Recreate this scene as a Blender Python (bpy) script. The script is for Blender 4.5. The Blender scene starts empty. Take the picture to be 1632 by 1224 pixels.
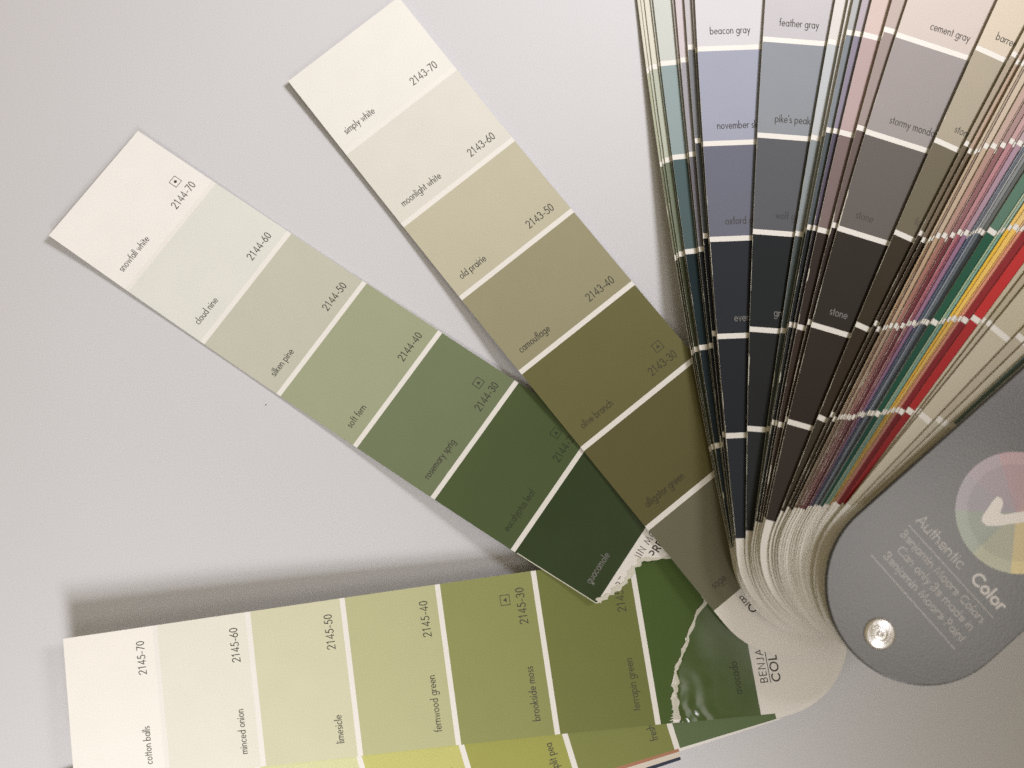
import bpy, math, random
from mathutils import Vector, Matrix

scene = bpy.context.scene
col = scene.collection
random.seed(7)
MM = 0.001

# ------------------------------------------------------------------ camera
F_PX, W_PX, H_PX = 1400.0, 1632.0, 1224.0
TX, TY, DIST = math.radians(4.4), math.radians(1.4), 350.0 * MM
cz = Vector((math.sin(TY) * math.cos(TX), -math.sin(TX), math.cos(TY) * math.cos(TX)))
CAM = cz * DIST
cx = Vector((0, 1, 0)).cross(cz).normalized()
cy = cz.cross(cx)
cam_data = bpy.data.cameras.new("camera")
cam = bpy.data.objects.new("camera", cam_data)
col.objects.link(cam)
cam.matrix_world = Matrix(((cx.x, cy.x, cz.x, CAM.x), (cx.y, cy.y, cz.y, CAM.y), (cx.z, cy.z, cz.z, CAM.z), (0, 0, 0, 1)))
cam_data.sensor_width = 36.0
cam_data.lens = 36.0 * F_PX / W_PX
cam_data.clip_start = 0.01
cam_data.clip_end = 20.0
cam_data.dof.use_dof = True
cam_data.dof.focus_distance = 0.342
cam_data.dof.aperture_fstop = 6.5
scene.camera = cam
scene.cycles.use_adaptive_sampling = False
scene.cycles.use_denoising = False

# ------------------------------------------------------------------ light
world = bpy.data.worlds.new("World")
scene.world = world
world.use_nodes = True
bg = world.node_tree.nodes["Background"]
wn, wl = world.node_tree.nodes, world.node_tree.links
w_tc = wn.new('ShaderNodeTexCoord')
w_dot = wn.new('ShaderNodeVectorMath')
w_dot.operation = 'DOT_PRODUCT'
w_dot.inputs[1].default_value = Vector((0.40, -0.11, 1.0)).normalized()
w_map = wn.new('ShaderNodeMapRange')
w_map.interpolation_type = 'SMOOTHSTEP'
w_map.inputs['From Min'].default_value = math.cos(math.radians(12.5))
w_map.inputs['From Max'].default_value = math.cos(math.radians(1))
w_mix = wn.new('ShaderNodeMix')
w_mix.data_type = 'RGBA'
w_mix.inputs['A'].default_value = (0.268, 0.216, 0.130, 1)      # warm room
w_mix.inputs['B'].default_value = (4.3, 4.05, 3.85, 1)           # added bright patch, aimed to reflect as a sheen on the cover
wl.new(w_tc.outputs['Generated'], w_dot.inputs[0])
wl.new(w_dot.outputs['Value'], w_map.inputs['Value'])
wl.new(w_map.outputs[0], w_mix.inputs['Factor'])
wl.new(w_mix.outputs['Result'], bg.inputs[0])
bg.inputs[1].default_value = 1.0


def room_lamp(name, loc, target, half_angle, blend, radius, power, colour):
    d = bpy.data.lights.new(name, 'SPOT')
    d.spot_size = math.radians(2 * half_angle)
    d.spot_blend = blend
    d.shadow_soft_size = radius
    d.energy = power
    d.color = colour
    o = bpy.data.objects.new(name, d)
    col.objects.link(o)
    z = (Vector(loc) - Vector(target)).normalized()
    x = Vector((1, 0, 0))
    x = (x - z * x.dot(z)).normalized()
    y = z.cross(x)
    o.matrix_world = Matrix(((x.x, y.x, z.x, loc[0]), (x.y, y.y, z.y, loc[1]), (x.z, y.z, z.z, loc[2]), (0, 0, 0, 1)))
    return o


room_lamp("ceiling_lamp", (0.24, -0.70, 0.92), (-0.140, -0.335, 0), 20.4, 1.0, 0.14, 33, (0.985, 0.955, 1.0))
room_lamp("ceiling_lamp", (0.28, -0.84, 0.78), (-0.140, -0.335, 0), 20.4, 1.0, 0.14, 33, (0.985, 0.955, 1.0))
room_lamp("ceiling_lamp", (0.72, 0.36, 0.85), (0.015, 0.267, 0), 19.2, 1.0, 0.16, 73, (0.99, 0.955, 1.0))

scene.view_settings.view_transform = 'Standard'
scene.view_settings.look = 'None'
scene.view_settings.exposure = 0.0
scene.view_settings.gamma = 1.0
scene.view_settings.use_curve_mapping = False


# ------------------------------------------------------------------ helpers
def unproject(px, py, z):
    d = cx * ((px - W_PX / 2) / F_PX) - cy * ((py - H_PX / 2) / F_PX) - cz
    t = (z - CAM.z) / d.z
    return CAM + d * t


def lin(c):
    c = c / 255.0
    return c / 12.92 if c <= 0.04045 else ((c + 0.055) / 1.055) ** 2.4


def rgb(c, k=1.0):
    return tuple(lin(v) * k for v in c)


def mesh_obj(name, verts, faces, mat, parent=None, smooth=False, colour=None):
    me = bpy.data.meshes.new(name)
    me.from_pydata([tuple(v) for v in verts], [], faces)
    me.materials.append(mat)
    if smooth:
        for p in me.polygons:
            p.use_smooth = True
    me.update()
    o = bpy.data.objects.new(name, me)
    col.objects.link(o)
    if parent is not None:
        o.parent = parent
    if colour is not None:
        o.color = (colour[0], colour[1], colour[2], 1.0)
    return o


def tag(o, label=None, cat=None, group=None, kind=None):
    if label: o['label'] = label
    if cat: o['category'] = cat
    if group: o['group'] = group
    if kind: o['kind'] = kind
    return o


def new_mat(name):
    m = bpy.data.materials.new(name)
    m.use_nodes = True
    nt = m.node_tree
    return m, nt, nt.nodes["Principled BSDF"]


def add(nt, kind, **kw):
    n = nt.nodes.new(kind)
    for k, v in kw.items():
        if k in n.inputs.keys():
            n.inputs[k].default_value = v
        else:
            setattr(n, k, v)
    return n


def coat_material(name, rough, fine, bump, spec=0.5, source=None, mottling=0.04):
    """colour comes from the object's own colour (or from source), with slight mottling and grain"""
    m, nt, b = new_mat(name)
    tc = add(nt, 'ShaderNodeTexCoord')
    if source is None:
        base = add(nt, 'ShaderNodeObjectInfo').outputs['Color']
    else:
        r = add(nt, 'ShaderNodeRGB')
        r.outputs[0].default_value = (*source, 1)
        base = r.outputs[0]
    n1 = add(nt, 'ShaderNodeTexNoise', Scale=90.0, Detail=4.0)
    nt.links.new(tc.outputs['Object'], n1.inputs['Vector'])
    mr = add(nt, 'ShaderNodeMapRange')
    mr.inputs['To Min'].default_value = 1.0 - mottling
    mr.inputs['To Max'].default_value = 1.0 + mottling
    nt.links.new(n1.outputs['Fac'], mr.inputs['Value'])
    mx = add(nt, 'ShaderNodeVectorMath', operation='SCALE')
    nt.links.new(base, mx.inputs[0])
    nt.links.new(mr.outputs[0], mx.inputs['Scale'])
    nt.links.new(mx.outputs[0], b.inputs['Base Color'])
    n2 = add(nt, 'ShaderNodeTexNoise', Scale=fine, Detail=3.0)
    nt.links.new(tc.outputs['Object'], n2.inputs['Vector'])
    bp = add(nt, 'ShaderNodeBump', Strength=bump, Distance=0.0002)
    nt.links.new(n2.outputs['Fac'], bp.inputs['Height'])
    nt.links.new(bp.outputs[0], b.inputs['Normal'])
    rr = add(nt, 'ShaderNodeMapRange')
    rr.inputs['To Min'].default_value = rough - 0.06
    rr.inputs['To Max'].default_value = rough + 0.06
    nt.links.new(n1.outputs['Fac'], rr.inputs['Value'])
    nt.links.new(rr.outputs[0], b.inputs['Roughness'])
    b.inputs['Specular IOR Level'].default_value = spec
    return m


M_PAPER = coat_material("white_card", 0.6, 2500, 0.15, 0.35, (0.79, 0.78, 0.738), 0.03)
M_PAINT = coat_material("painted_card", 0.55, 1800, 0.18, 0.08, None, 0.03)
M_SATIN = coat_material("satin_painted_card", 0.24, 900, 0.15, 0.35, None, 0.05)
M_GLOSS = coat_material("glossy_painted_card", 0.13, 400, 0.03, 0.4, None, 0.08)
M_INK = coat_material("printed_ink", 0.55, 2000, 0.0, 0.3, None, 0.15)
M_PRINT = coat_material("cover_print", 0.24, 1500, 0.1, 0.8, None, 0.05)
M_FIBRE = coat_material("torn_paper_fibre", 0.9, 3500, 0.8, 0.1, (0.66, 0.66, 0.56), 0.15)

# table: pale laminate with faint mottling and specks
M_TABLE, nt, b = new_mat("pale_table_laminate")
tc = add(nt, 'ShaderNodeTexCoord')
n1 = add(nt, 'ShaderNodeTexNoise', Scale=7.0, Detail=5.0)
nt.links.new(tc.outputs['Object'], n1.inputs['Vector'])
cr = add(nt, 'ShaderNodeValToRGB')
cr.color_ramp.elements[0].position = 0.3
cr.color_ramp.elements[0].color = (0.585, 0.590, 0.608, 1)
cr.color_ramp.elements[1].position = 0.7
cr.color_ramp.elements[1].color = (0.605, 0.613, 0.634, 1)
nt.links.new(n1.outputs['Fac'], cr.inputs['Fac'])
vo = add(nt, 'ShaderNodeTexVoronoi', Scale=42.0)
nt.links.new(tc.outputs['Object'], vo.inputs['Vector'])
lt = add(nt, 'ShaderNodeMapRange')
lt.inputs['From Min'].default_value = 0.018
lt.inputs['From Max'].default_value = 0.034
nt.links.new(vo.outputs['Distance'], lt.inputs['Value'])
n3 = add(nt, 'ShaderNodeTexNoise', Scale=23.0)
nt.links.new(tc.outputs['Object'], n3.inputs['Vector'])
gt = add(nt, 'ShaderNodeMath', operation='LESS_THAN')
gt.inputs[1].default_value = 0.53
nt.links.new(n3.outputs['Fac'], gt.inputs[0])
mxv = add(nt, 'ShaderNodeMath', operation='MAXIMUM')
nt.links.new(lt.outputs[0], mxv.inputs[0])
nt.links.new(gt.outputs[0], mxv.inputs[1])
mc = add(nt, 'ShaderNodeMix', data_type='RGBA')
mc.inputs['A'].default_value = (0.40, 0.37, 0.35, 1)
nt.links.new(mxv.outputs[0], mc.inputs['Factor'])
nt.links.new(cr.outputs[0], mc.inputs['B'])
nt.links.new(mc.outputs['Result'], b.inputs['Base Color'])
b.inputs['Roughness'].default_value = 0.42
b.inputs['Specular IOR Level'].default_value = 0.25
n4 = add(nt, 'ShaderNodeTexNoise', Scale=900.0, Detail=3.0)
nt.links.new(tc.outputs['Object'], n4.inputs['Vector'])
bp = add(nt, 'ShaderNodeBump', Strength=0.12, Distance=0.0003)
nt.links.new(n4.outputs['Fac'], bp.inputs['Height'])
nt.links.new(bp.outputs[0], b.inputs['Normal'])

# ------------------------------------------------------------------ the setting
tv = [(-0.9, -0.75, 0), (0.9, -0.75, 0), (0.9, 0.75, 0), (-0.9, 0.75, 0),
      (-0.9, -0.75, -0.03), (0.9, -0.75, -0.03), (0.9, 0.75, -0.03), (-0.9, 0.75, -0.03)]
tf = [(0, 1, 2, 3), (7, 6, 5, 4), (0, 4, 5, 1), (1, 5, 6, 2), (2, 6, 7, 3), (3, 7, 4, 0)]
tag(mesh_obj("table_top", tv, tf, M_TABLE), kind="structure")


# ------------------------------------------------------------------ stroke lettering (x-height = 1)
def arc(cx_, cy_, rx, ry, a0, a1):
    n = max(4, int(abs(a1 - a0) / 22))
    return [(cx_ + rx * math.cos(math.radians(a0 + (a1 - a0) * k / n)), cy_ + ry * math.sin(math.radians(a0 + (a1 - a0) * k / n))) for k in range(n + 1)]


RING = arc(.5, .5, .5, .5, 0, 360)
H = 1.62
GLYPH = {
    'a': ([RING, [(1, 0), (1, 1)]], 1.26), 'b': ([[(0, 0), (0, 1.78)], RING], 1.26),
    'c': ([arc(.5, .5, .5, .5, 48, 312)], 1.05), 'd': ([RING, [(1, 0), (1, 1.78)]], 1.26),
    'e': ([[(.02, .5)] + arc(.5, .5, .5, .5, 0, 318)], 1.2),
    'f': ([[(.2, 0), (.2, 1.3)] + arc(.5, 1.42, .3, .32, 190, 70), [(-.05, 1), (.5, 1)]], .62),
    'g': ([RING, [(1, 1), (1, -.22)] + arc(.5, -.2, .5, .42, 0, -155)], 1.26),
    'h': ([[(0, 0), (0, 1.78)], arc(.42, .56, .42, .44, 180, 0) + [(.84, 0)]], 1.1),
    'i': ([[(0, 0), (0, 1)], [(0, 1.34), (0, 1.52)]], .3), 'j': ([[(0, 1), (0, -.5)], [(0, 1.34), (0, 1.52)]], .3),
    'k': ([[(0, 0), (0, 1.78)], [(.68, 1), (.05, .48)], [(.22, .62), (.74, 0)]], .9), 'l': ([[(0, 0), (0, 1.78)]], .3),
    'm': ([[(0, 0), (0, 1)], arc(.36, .62, .36, .38, 180, 0) + [(.72, 0)], arc(1.08, .62, .36, .38, 180, 0) + [(1.44, 0)]], 1.7),
    'n': ([[(0, 0), (0, 1)], arc(.42, .56, .42, .44, 180, 0) + [(.84, 0)]], 1.1),
    'o': ([RING], 1.24), 'p': ([[(0, -.62), (0, 1)], RING], 1.26), 'r': ([[(0, 0), (0, 1)], arc(.4, .58, .4, .42, 180, 60)], .66),
    's': ([arc(.3, .75, .26, .25, 35, 250) + arc(.3, .25, .3, .25, 75, -150)], .78),
    't': ([[(.18, 0), (.18, 1.5)], [(-.06, 1), (.44, 1)]], .56),
    'u': ([[(0, 1)] + arc(.42, .43, .42, .43, 180, 360) + [(.84, 1)], [(.84, .45), (.84, 0)]], 1.1),
    'v': ([[(0, 1), (.42, 0), (.84, 1)]], 1.0), 'w': ([[(0, 1), (.36, 0), (.7, .95), (1.04, 0), (1.4, 1)]], 1.58),
    'x': ([[(0, 0), (.76, 1)], [(0, 1), (.76, 0)]], .95), 'y': ([[(0, 1), (.44, .05)], [(.88, 1), (.16, -.62)]], 1.04),
    ' ': ([], .52), '-': ([[(.05, .55), (.5, .55)]], .72), "'": ([[(.05, 1.78), (0, 1.4)]], .25),
    '0': ([arc(.42, H / 2, .42, H / 2, 0, 360)], 1.08), '1': ([[(.1, 1.35), (.42, H), (.42, 0)]], 1.0),
    '2': ([arc(.42, H - .42, .42, .42, 175, -35) + [(0, 0), (.88, 0)]], 1.08),
    '3': ([arc(.4, H - .38, .36, .38, 160, -80) + arc(.4, .44, .44, .44, 85, -155)], 1.08),
    '4': ([[(.7, 0), (.7, H), (0, .42), (.95, .42)]], 1.16),
    '5': ([[(.78, H), (.26, H), (.14, .95)] + arc(.38, .5, .46, .5, 118, -150)], 1.08),
    '6': ([[(.62, H), (.08, .72)], arc(.45, .45, .45, .45, 0, 360)], 1.08), '7': ([[(0, H), (.86, H), (.24, 0)]], 1.06),
    'A': ([[(0, 0), (.62, H), (1.24, 0)], [(.24, .55), (1.0, .55)]], 1.42),
    'B': ([[(0, 0), (0, H), (.4, H)] + arc(.42, H - .4, .36, .4, 90, -90) + [(0, H - .8)], [(.4, H - .8)] + arc(.42, .41, .44, .41, 90, -90) + [(0, 0)]], 1.12),
    'C': ([arc(.82, H / 2, .82, H / 2, 48, 312)], 1.6), 'E': ([[(.8, H), (0, H), (0, 0), (.8, 0)], [(0, .85), (.75, .85)]], 1.08),
    'I': ([[(0, 0), (0, H)]], .4), 'J': ([[(.45, H), (.45, .3)] + arc(.2, .28, .25, .28, 0, -140)], .8),
    'L': ([[(0, H), (0, 0), (.7, 0)]], .95), 'M': ([[(0, 0), (.22, H), (.78, .2), (1.34, H), (1.56, 0)]], 1.85),
    'N': ([[(0, 0), (0, H), (1.1, 0), (1.1, H)]], 1.45), 'O': ([arc(.82, H / 2, .82, H / 2, 0, 360)], 1.9),
    'P': ([[(0, 0), (0, H), (.4, H)] + arc(.42, H - .45, .42, .45, 90, -90) + [(0, H - .9)]], 1.08),
    'R': ([[(0, 0), (0, H), (.4, H)] + arc(.42, H - .43, .4, .43, 90, -90) + [(0, H - .86)], [(.42, H - .86), (.9, 0)]], 1.12),
    'V': ([[(0, H), (.6, 0), (1.2, H)]], 1.35), 'W': ([[(0, H), (.45, 0), (.9, H), (1.35, 0), (1.8, H)]], 2.0),
}


def text_strokes(text, size, x0=0.0, y0=0.0, track=0.0, cond=1.0):
    out, x = [], x0
    for ch in text:
        st, adv = GLYPH[ch]
        for s in st:
            out.append([(x + a * size * cond, y0 + b_ * size) for a, b_ in s])
        x += (adv * cond + track) * size
    return out, x - x0


def text_width(text, size, track=0.0, cond=1.0):
    return sum((GLYPH[c][1] * cond + track) * size for c in text)


def ribbon_mesh(strokes, width, mapper):
    """flat ribbons along polylines; mapper(x, y, k) puts a point of the plane on the surface"""
    V, Fs = [], []
    h = width / 2
    for k, s in enumerate(strokes):
        n = len(s)
        closed = n > 3 and abs(s[0][0] - s[-1][0]) < 1e-9 and abs(s[0][1] - s[-1][1]) < 1e-9
        base = len(V)
        for j in range(n):
            if closed:
                a, c = s[j - 1 if j > 0 else n - 2], s[j + 1 if j < n - 1 else 1]
            else:
                a, c = s[max(j - 1, 0)], s[min(j + 1, n - 1)]
            p = s[j]
            d1 = Vector((p[0] - a[0], p[1] - a[1]))
            d2 = Vector((c[0] - p[0], c[1] - p[1]))
            if d1.length < 1e-12: d1 = d2
            if d2.length < 1e-12: d2 = d1
            d1, d2 = d1.normalized(), d2.normalized()
            t = d1 + d2
            t = t.normalized() if t.length > 1e-6 else d1
            nn = Vector((-t.y, t.x))
            m = h / max(0.45, nn.dot(Vector((-d1.y, d1.x))))
            ex, ey = 0.0, 0.0
            if not closed and j == 0: ex, ey = -d2.x * h * .6, -d2.y * h * .6
            if not closed and j == n - 1: ex, ey = d1.x * h * .6, d1.y * h * .6
            V.append(mapper(p[0] + nn.x * m + ex, p[1] + nn.y * m + ey, k))
            V.append(mapper(p[0] - nn.x * m + ex, p[1] - nn.y * m + ey, k))
        for j in range(n - 1):
            q = base + 2 * j
            Fs.append((q + 1, q + 3, q + 2, q))
    return V, Fs


# ------------------------------------------------------------------ paint strips
STRIP_W = 57.0 * MM
PITCH = 37.2 * MM


def polyfit(ts, vs, deg):
    n = deg + 1
    A = [[sum(t ** (r + c) for t in ts) for c in range(n)] + [sum(v * t ** r for t, v in zip(ts, vs))] for r in range(n)]
    for i in range(n):
        p = max(range(i, n), key=lambda r: abs(A[r][i]))
        A[i], A[p] = A[p], A[i]
        for r in range(n):
            if r != i:
                f = A[r][i] / A[i][i]
                A[r] = [a - f * b_ for a, b_ in zip(A[r], A[i])]
    return [A[i][n] / A[i][i] for i in range(n)]


def pval(c, t):
    return sum(k * t ** i for i, k in enumerate(c))


def pder(c, t):
    return sum(i * k * t ** (i - 1) for i, k in enumerate(c) if i)


def table_value(tab, x):
    if x <= tab[0][0]: return tab[0][1]
    for (a, va), (b_, vb) in zip(tab, tab[1:]):
        if x <= b_:
            t = (x - a) / (b_ - a)
            return va + (vb - va) * t
    return tab[-1][1]


def smooth_table(tab, x):
    """Catmull-Rom through table points"""
    n = len(tab)
    if x <= tab[0][0]: return tab[0][1] + (x - tab[0][0]) * (tab[1][1] - tab[0][1]) / (tab[1][0] - tab[0][0])
    if x >= tab[-1][0]: return tab[-1][1] + (x - tab[-1][0]) * (tab[-1][1] - tab[-2][1]) / (tab[-1][0] - tab[-2][0])
    for j in range(n - 1):
        if x <= tab[j + 1][0]:
            p1, p2 = tab[j], tab[j + 1]
            p0, p3 = tab[max(j - 1, 0)], tab[min(j + 2, n - 1)]
            t = (x - p1[0]) / (p2[0] - p1[0])
            m1 = (p2[1] - p0[1]) / max(1e-9, p2[0] - p0[0]) * (p2[0] - p1[0])
            m2 = (p3[1] - p1[1]) / max(1e-9, p3[0] - p1[0]) * (p2[0] - p1[0])
            return ((2 * t ** 3 - 3 * t * t + 1) * p1[1] + (t ** 3 - 2 * t * t + t) * m1 + (-2 * t ** 3 + 3 * t * t) * p2[1] + (t ** 3 - t * t) * m2)


class Strip:
    """surface of one strip: i = 0 at the tip ... 7 at the end of the colours, v = 0..1 from left edge to right edge"""

    def __init__(self, left, height, right=None, width=STRIP_W, deg=2, dz=None):
        self.height, self.dz, self.width = height, dz, width
        pts = [(i, unproject(x, y, height(i))) for i, (x, y) in sorted(left.items())]
        ts = [p[0] for p in pts]
        self.lx, self.ly = polyfit(ts, [p[1].x for p in pts], deg), polyfit(ts, [p[1].y for p in pts], deg)
        self.rx = None
        if right:
            pts = [(i, unproject(x, y, height(i))) for i, (x, y) in sorted(right.items())]
            ts = [p[0] for p in pts]
            self.rx, self.ry = polyfit(ts, [p[1].x for p in pts], deg), polyfit(ts, [p[1].y for p in pts], deg)

    def at(self, i, v, lift=0.0):
        c = min(i, 7.0)
        L = Vector((pval(self.lx, c), pval(self.ly, c)))
        u = Vector((pder(self.lx, c), pder(self.ly, c)))
        if i > c: L = L + u * (i - c)
        if self.rx:
            R = Vector((pval(self.rx, c), pval(self.ry, c)))
            if i > c: R = R + u * (i - c)
        else:
            un = u.normalized()
            R = L + Vector((-un.y, un.x)) * self.width
        p = L + (R - L) * v
        z = self.height(i) + lift
        if self.dz: z += self.dz(i, v)
        return Vector((p.x, p.y, z))


def sheet(strip, name, i_lo, i_hi, nu, nv, lift, thick, mat, parent, colour=None, v0=0.0, v1=1.0, smooth=True, vs=None):
    """solid sheet on the strip between i_lo(v) and i_hi(v)"""
    lo = i_lo if callable(i_lo) else (lambda v: i_lo)
    hi = i_hi if callable(i_hi) else (lambda v: i_hi)
    vs = vs or [v0 + (v1 - v0) * k / nv for k in range(nv + 1)]
    nv = len(vs) - 1
    V, Fs = [], []
    for layer in (0, 1):
        for v in vs:
            a, b_ = lo(v), hi(v)
            for k in range(nu + 1):
                V.append(strip.at(a + (b_ - a) * k / nu, v, lift - layer * thick))
    n = (nu + 1) * (nv + 1)
    idx = lambda r, c: r * (nu + 1) + c
    for r in range(nv):
        for c in range(nu):
            q = (idx(r, c), idx(r, c + 1), idx(r + 1, c + 1), idx(r + 1, c))
            Fs.append(q)
            Fs.append(tuple(n + t for t in reversed(q)))
    ring = [idx(0, c) for c in range(nu + 1)] + [idx(r, nu) for r in range(1, nv + 1)] + [idx(nv, c) for c in range(nu - 1, -1, -1)] + [idx(r, 0) for r in range(nv - 1, 0, -1)]
    m = len(ring)
    top_faces = len(Fs)
    base = len(V)
    V += [V[q].copy() for q in ring] + [V[n + q].copy() for q in ring]
    for k in range(m):
        q = (k + 1) % m
        Fs.append((base + q, base + k, base + m + k, base + m + q))
    o = mesh_obj(name, V, Fs, mat, parent, False, colour)
    if smooth:
        for p in o.data.polygons[:top_faces]:
            p.use_smooth = True
    return o


PAPER_T = 0.36 * MM
PAINT_T = 0.03 * MM
BAR = 0.027            # half of a white bar, in pitches


def round_end(v):
    s = min(1.0, abs(2 * v - 1))
    return 7.16 + 0.766 * math.sqrt(max(0.0, 1 - s * s))


ROUND_VS = [0.5 - 0.5 * math.cos(math.pi * k / 28) for k in range(29)]

INK = (0.055, 0.05, 0.042)
PALE_INK = (0.20, 0.20, 0.19)


NAME_START = {"stormy monday": 7.5, "cement gray": 11.5, "feather gray": 6.2, "pike's peak gray": 6.6, "wolf gray": 8.5, "gravel gray": 9.0, "november skies": 6.0, "oxford gray": 6.6, "evening dove": 7.0, "ocean floor": 8.0, "black ink": 8.0, "brown tar": 10.0}


def lettering(strip, parent, name, text, size, s_mm, t_idx, ink, weight=0.27, lift=0.05, track=0.15, cond=0.68):
    """a line of print across the strip: starts s_mm from the left edge, baseline at index t_idx"""
    st, w = text_strokes(text, size, 0, 0, track, cond)
    V, Fs = ribbon_mesh(st, weight, lambda x, y, k: strip.at(t_idx - y * MM / PITCH, (s_mm + x) * MM / strip.width, lift * MM + k * 4e-7))
    return mesh_obj(name, V, Fs, M_INK, parent, False, ink)


def symbol(strip, parent, kind, i_c, v_c, ink):
    """small printed square with a dot or a triangle in it"""
    cs, ci = v_c * STRIP_W / MM, i_c
    r = 1.75
    st = [[(-r, -r), (r, -r), (r, r), (-r, r), (-r, -r)]]
    mp = lambda x, y, k: strip.at(ci - y * MM / PITCH, (cs + x) * MM / STRIP_W, 0.05 * MM + k * 4e-7)
    V, Fs = ribbon_mesh(st, 0.22, mp)
    base = len(V)
    if kind == 'dot':
        pts = [(0.62 * math.cos(a * math.pi / 8), 0.62 * math.sin(a * math.pi / 8)) for a in range(16)]
    else:
        pts = [(-0.75, -0.6), (0.75, -0.6), (0, 0.75)]
    V += [mp(x, y, 2) for x, y in pts]
    Fs.append(tuple(range(base, base + len(pts))))
    return mesh_obj("code_symbol", V, Fs, M_INK, parent, False, ink)


def end_print(strip, parent, limit=None):
    sz = 1.55
    a, _ = text_strokes("BENJAMIN MOORE", sz, 10.5, 0, 0.32)
    b_, _ = text_strokes("COLOR PREVIEW", sz * 1.12, 10.5, -4.55, 0.32)
    ln = [[(10.2, -0.95), (44, -0.95)]]
    mp = lambda x, y, k: strip.at(7.125 - y * MM / PITCH, x * MM / STRIP_W, 0.03 * MM + k * 4e-7)
    V1, F1 = ribbon_mesh(a, 0.30, mp)
    V2, F2 = ribbon_mesh(b_, 0.50, mp)
    V3, F3 = ribbon_mesh(ln, 0.26, mp)
    n1, n2 = len(V1), len(V1) + len(V2)
    F = F1 + [tuple(i + n1 for i in f) for f in F2] + [tuple(i + n2 for i in f) for f in F3]
    V = V1 + V2 + V3
    if limit:
        F = [f for f in F if all(limit(V[i]) for i in f)]
    return mesh_obj("end_print", V, F, M_INK, parent, False, INK)


WHITE_AT = [(0, (252, 246, 240)), (2, (250, 244, 240)), (3, (243, 236, 230)), (4, (230, 222, 212)), (5, (215, 206, 192)), (6, (198, 188, 170)), (7, (184, 174, 154))]


def swatch_albedo(seen, white):
    return tuple(min(0.85, p * lin(s) / lin(w)) for p, s, w in zip((0.80, 0.775, 0.73), seen, white))


def build_strip(strip, colours, label, group, names=None, codes=None, prints=True, symbols=None, round_=True, nu=6, nv=6,
                i_end=None, first=0, paper_hi=None, paper_vs=None, last=7, swatch_labels=None, paper_nu=56, paper_t=PAPER_T):
    """paper root mesh with one child per colour, print as sub-parts"""
    hi = paper_hi or (round_end if round_ else 7.0)
    vs = paper_vs or (ROUND_VS if round_ else None)
    root = sheet(strip, "paint_strip", 0.0, hi, paper_nu, nv, -PAINT_T, paper_t, M_PAPER, None, None, vs=vs)
    tag(root, label, "paint strip", group)
    swatches = {}
    for k in range(first, last):
        a = k + (BAR if k > 0 else 0.0)
        b_ = k + 1 - (BAR if k < 6 else 0.0)
        sw = sheet(strip, "colour_swatch", a, b_, nu, nv, 0.0, PAINT_T * .8, M_PAINT, root, colours[k])
        swatches[k] = sw
        lum = sum(colours[k]) / 3
        ink = INK if lum > 0.055 else PALE_INK
        if lum < 0.16 and ink == INK: ink = tuple(c * 0.3 + 0.25 * q for c, q in zip(INK, colours[k]))
        if names and names.get(k):
            lettering(strip, sw, "colour_name", names[k], 1.66, NAME_START.get(names[k], 5.4), k + 1 - 0.15, ink)
        if codes and codes.get(k):
            w = text_width(codes[k], 1.86, 0.14, .84)
            lettering(strip, sw, "colour_code", codes[k], 1.86, 52.3 - w, k + 1 - 0.13, ink, weight=0.33, track=0.14, cond=.84)
        if symbols and symbols.get(k):
            symbol(strip, sw, symbols[k], k + 1 - 0.33, 0.845, ink)
        if swatch_labels and swatch_labels.get(k):
            sw['label'] = swatch_labels[k]
    return root, swatches


def mm(tab):
    return lambda i: smooth_table(tab, i) * MM


def mix(a, b_, t):
    return tuple(x + (y - x) * t for x, y in zip(a, b_))


FIX_OLIVE = {2: (0.982, 1.03, 1.055), 3: (1.043, 1.127, 1.172), 4: (0.942, 1.07, 1.021), 5: (1.119, 1.309, 1.322), 6: (1.293, 1.511, 1.594), 1: (0.968, 1.017, 1.028), 0: (0.947, 0.999, 1.009)}
FIX_FERN = {2: (0.983, 1.088, 1.216), 3: (0.989, 1.099, 1.15), 4: (0.999, 1.157, 1.269), 5: (0.839, 1.049, 1.148), 6: (0.782, 1.029, 0.965), 0: (1.047, 1.097, 1.146), 1: (1.017, 1.099, 1.139)}
FIX_MOSS = {0: (1.032, 1.097, 1.127), 1: (1.03, 1.073, 1.064), 2: (0.975, 1.015, 0.987), 3: (1.006, 1.056, 1.022), 4: (1.001, 1.069, 0.989), 5: (1.021, 1.128, 0.967), 6: (0.972, 1.167, 0.995)}
FIX_FAN = {2: (1.02, 1.02, 1.05), 3: (.90, .88, .88), 4: (.68, .67, .63), 5: (.86, .84, .76), 6: (1.15, 1.15, 1.0)}


def fixed(cols, fix):
    return [tuple(q * f for q, f in zip(c_, fix.get(k, (1, 1, 1)))) for k, c_ in enumerate(cols)]


def seen_list(cols, shade=None):
    """seen colours per band -> surface colours, using how white the card looks at each band"""
    out = []
    for k, c in enumerate(cols):
        w = table_rgb(shade or WHITE_AT, k + 0.6)
        out.append(swatch_albedo(c, w))
    return out


def table_rgb(tab, x):
    if x <= tab[0][0]: return tab[0][1]
    for (a, va), (b_, vb) in zip(tab, tab[1:]):
        if x <= b_: return mix(va, vb, (x - a) / (b_ - a))
    return tab[-1][1]


LOOSE = "strips pulled out to the left of the deck"
LOWER = "strips fanned under the pale to dark moss green strip"
DECK = "strips fanned out in the deck beside the cover"

LEFT_WHITE = [(0, (248, 240, 228)), (3, (236, 228, 212)), (5, (222, 213, 194)), (7, (208, 199, 178))]

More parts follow.
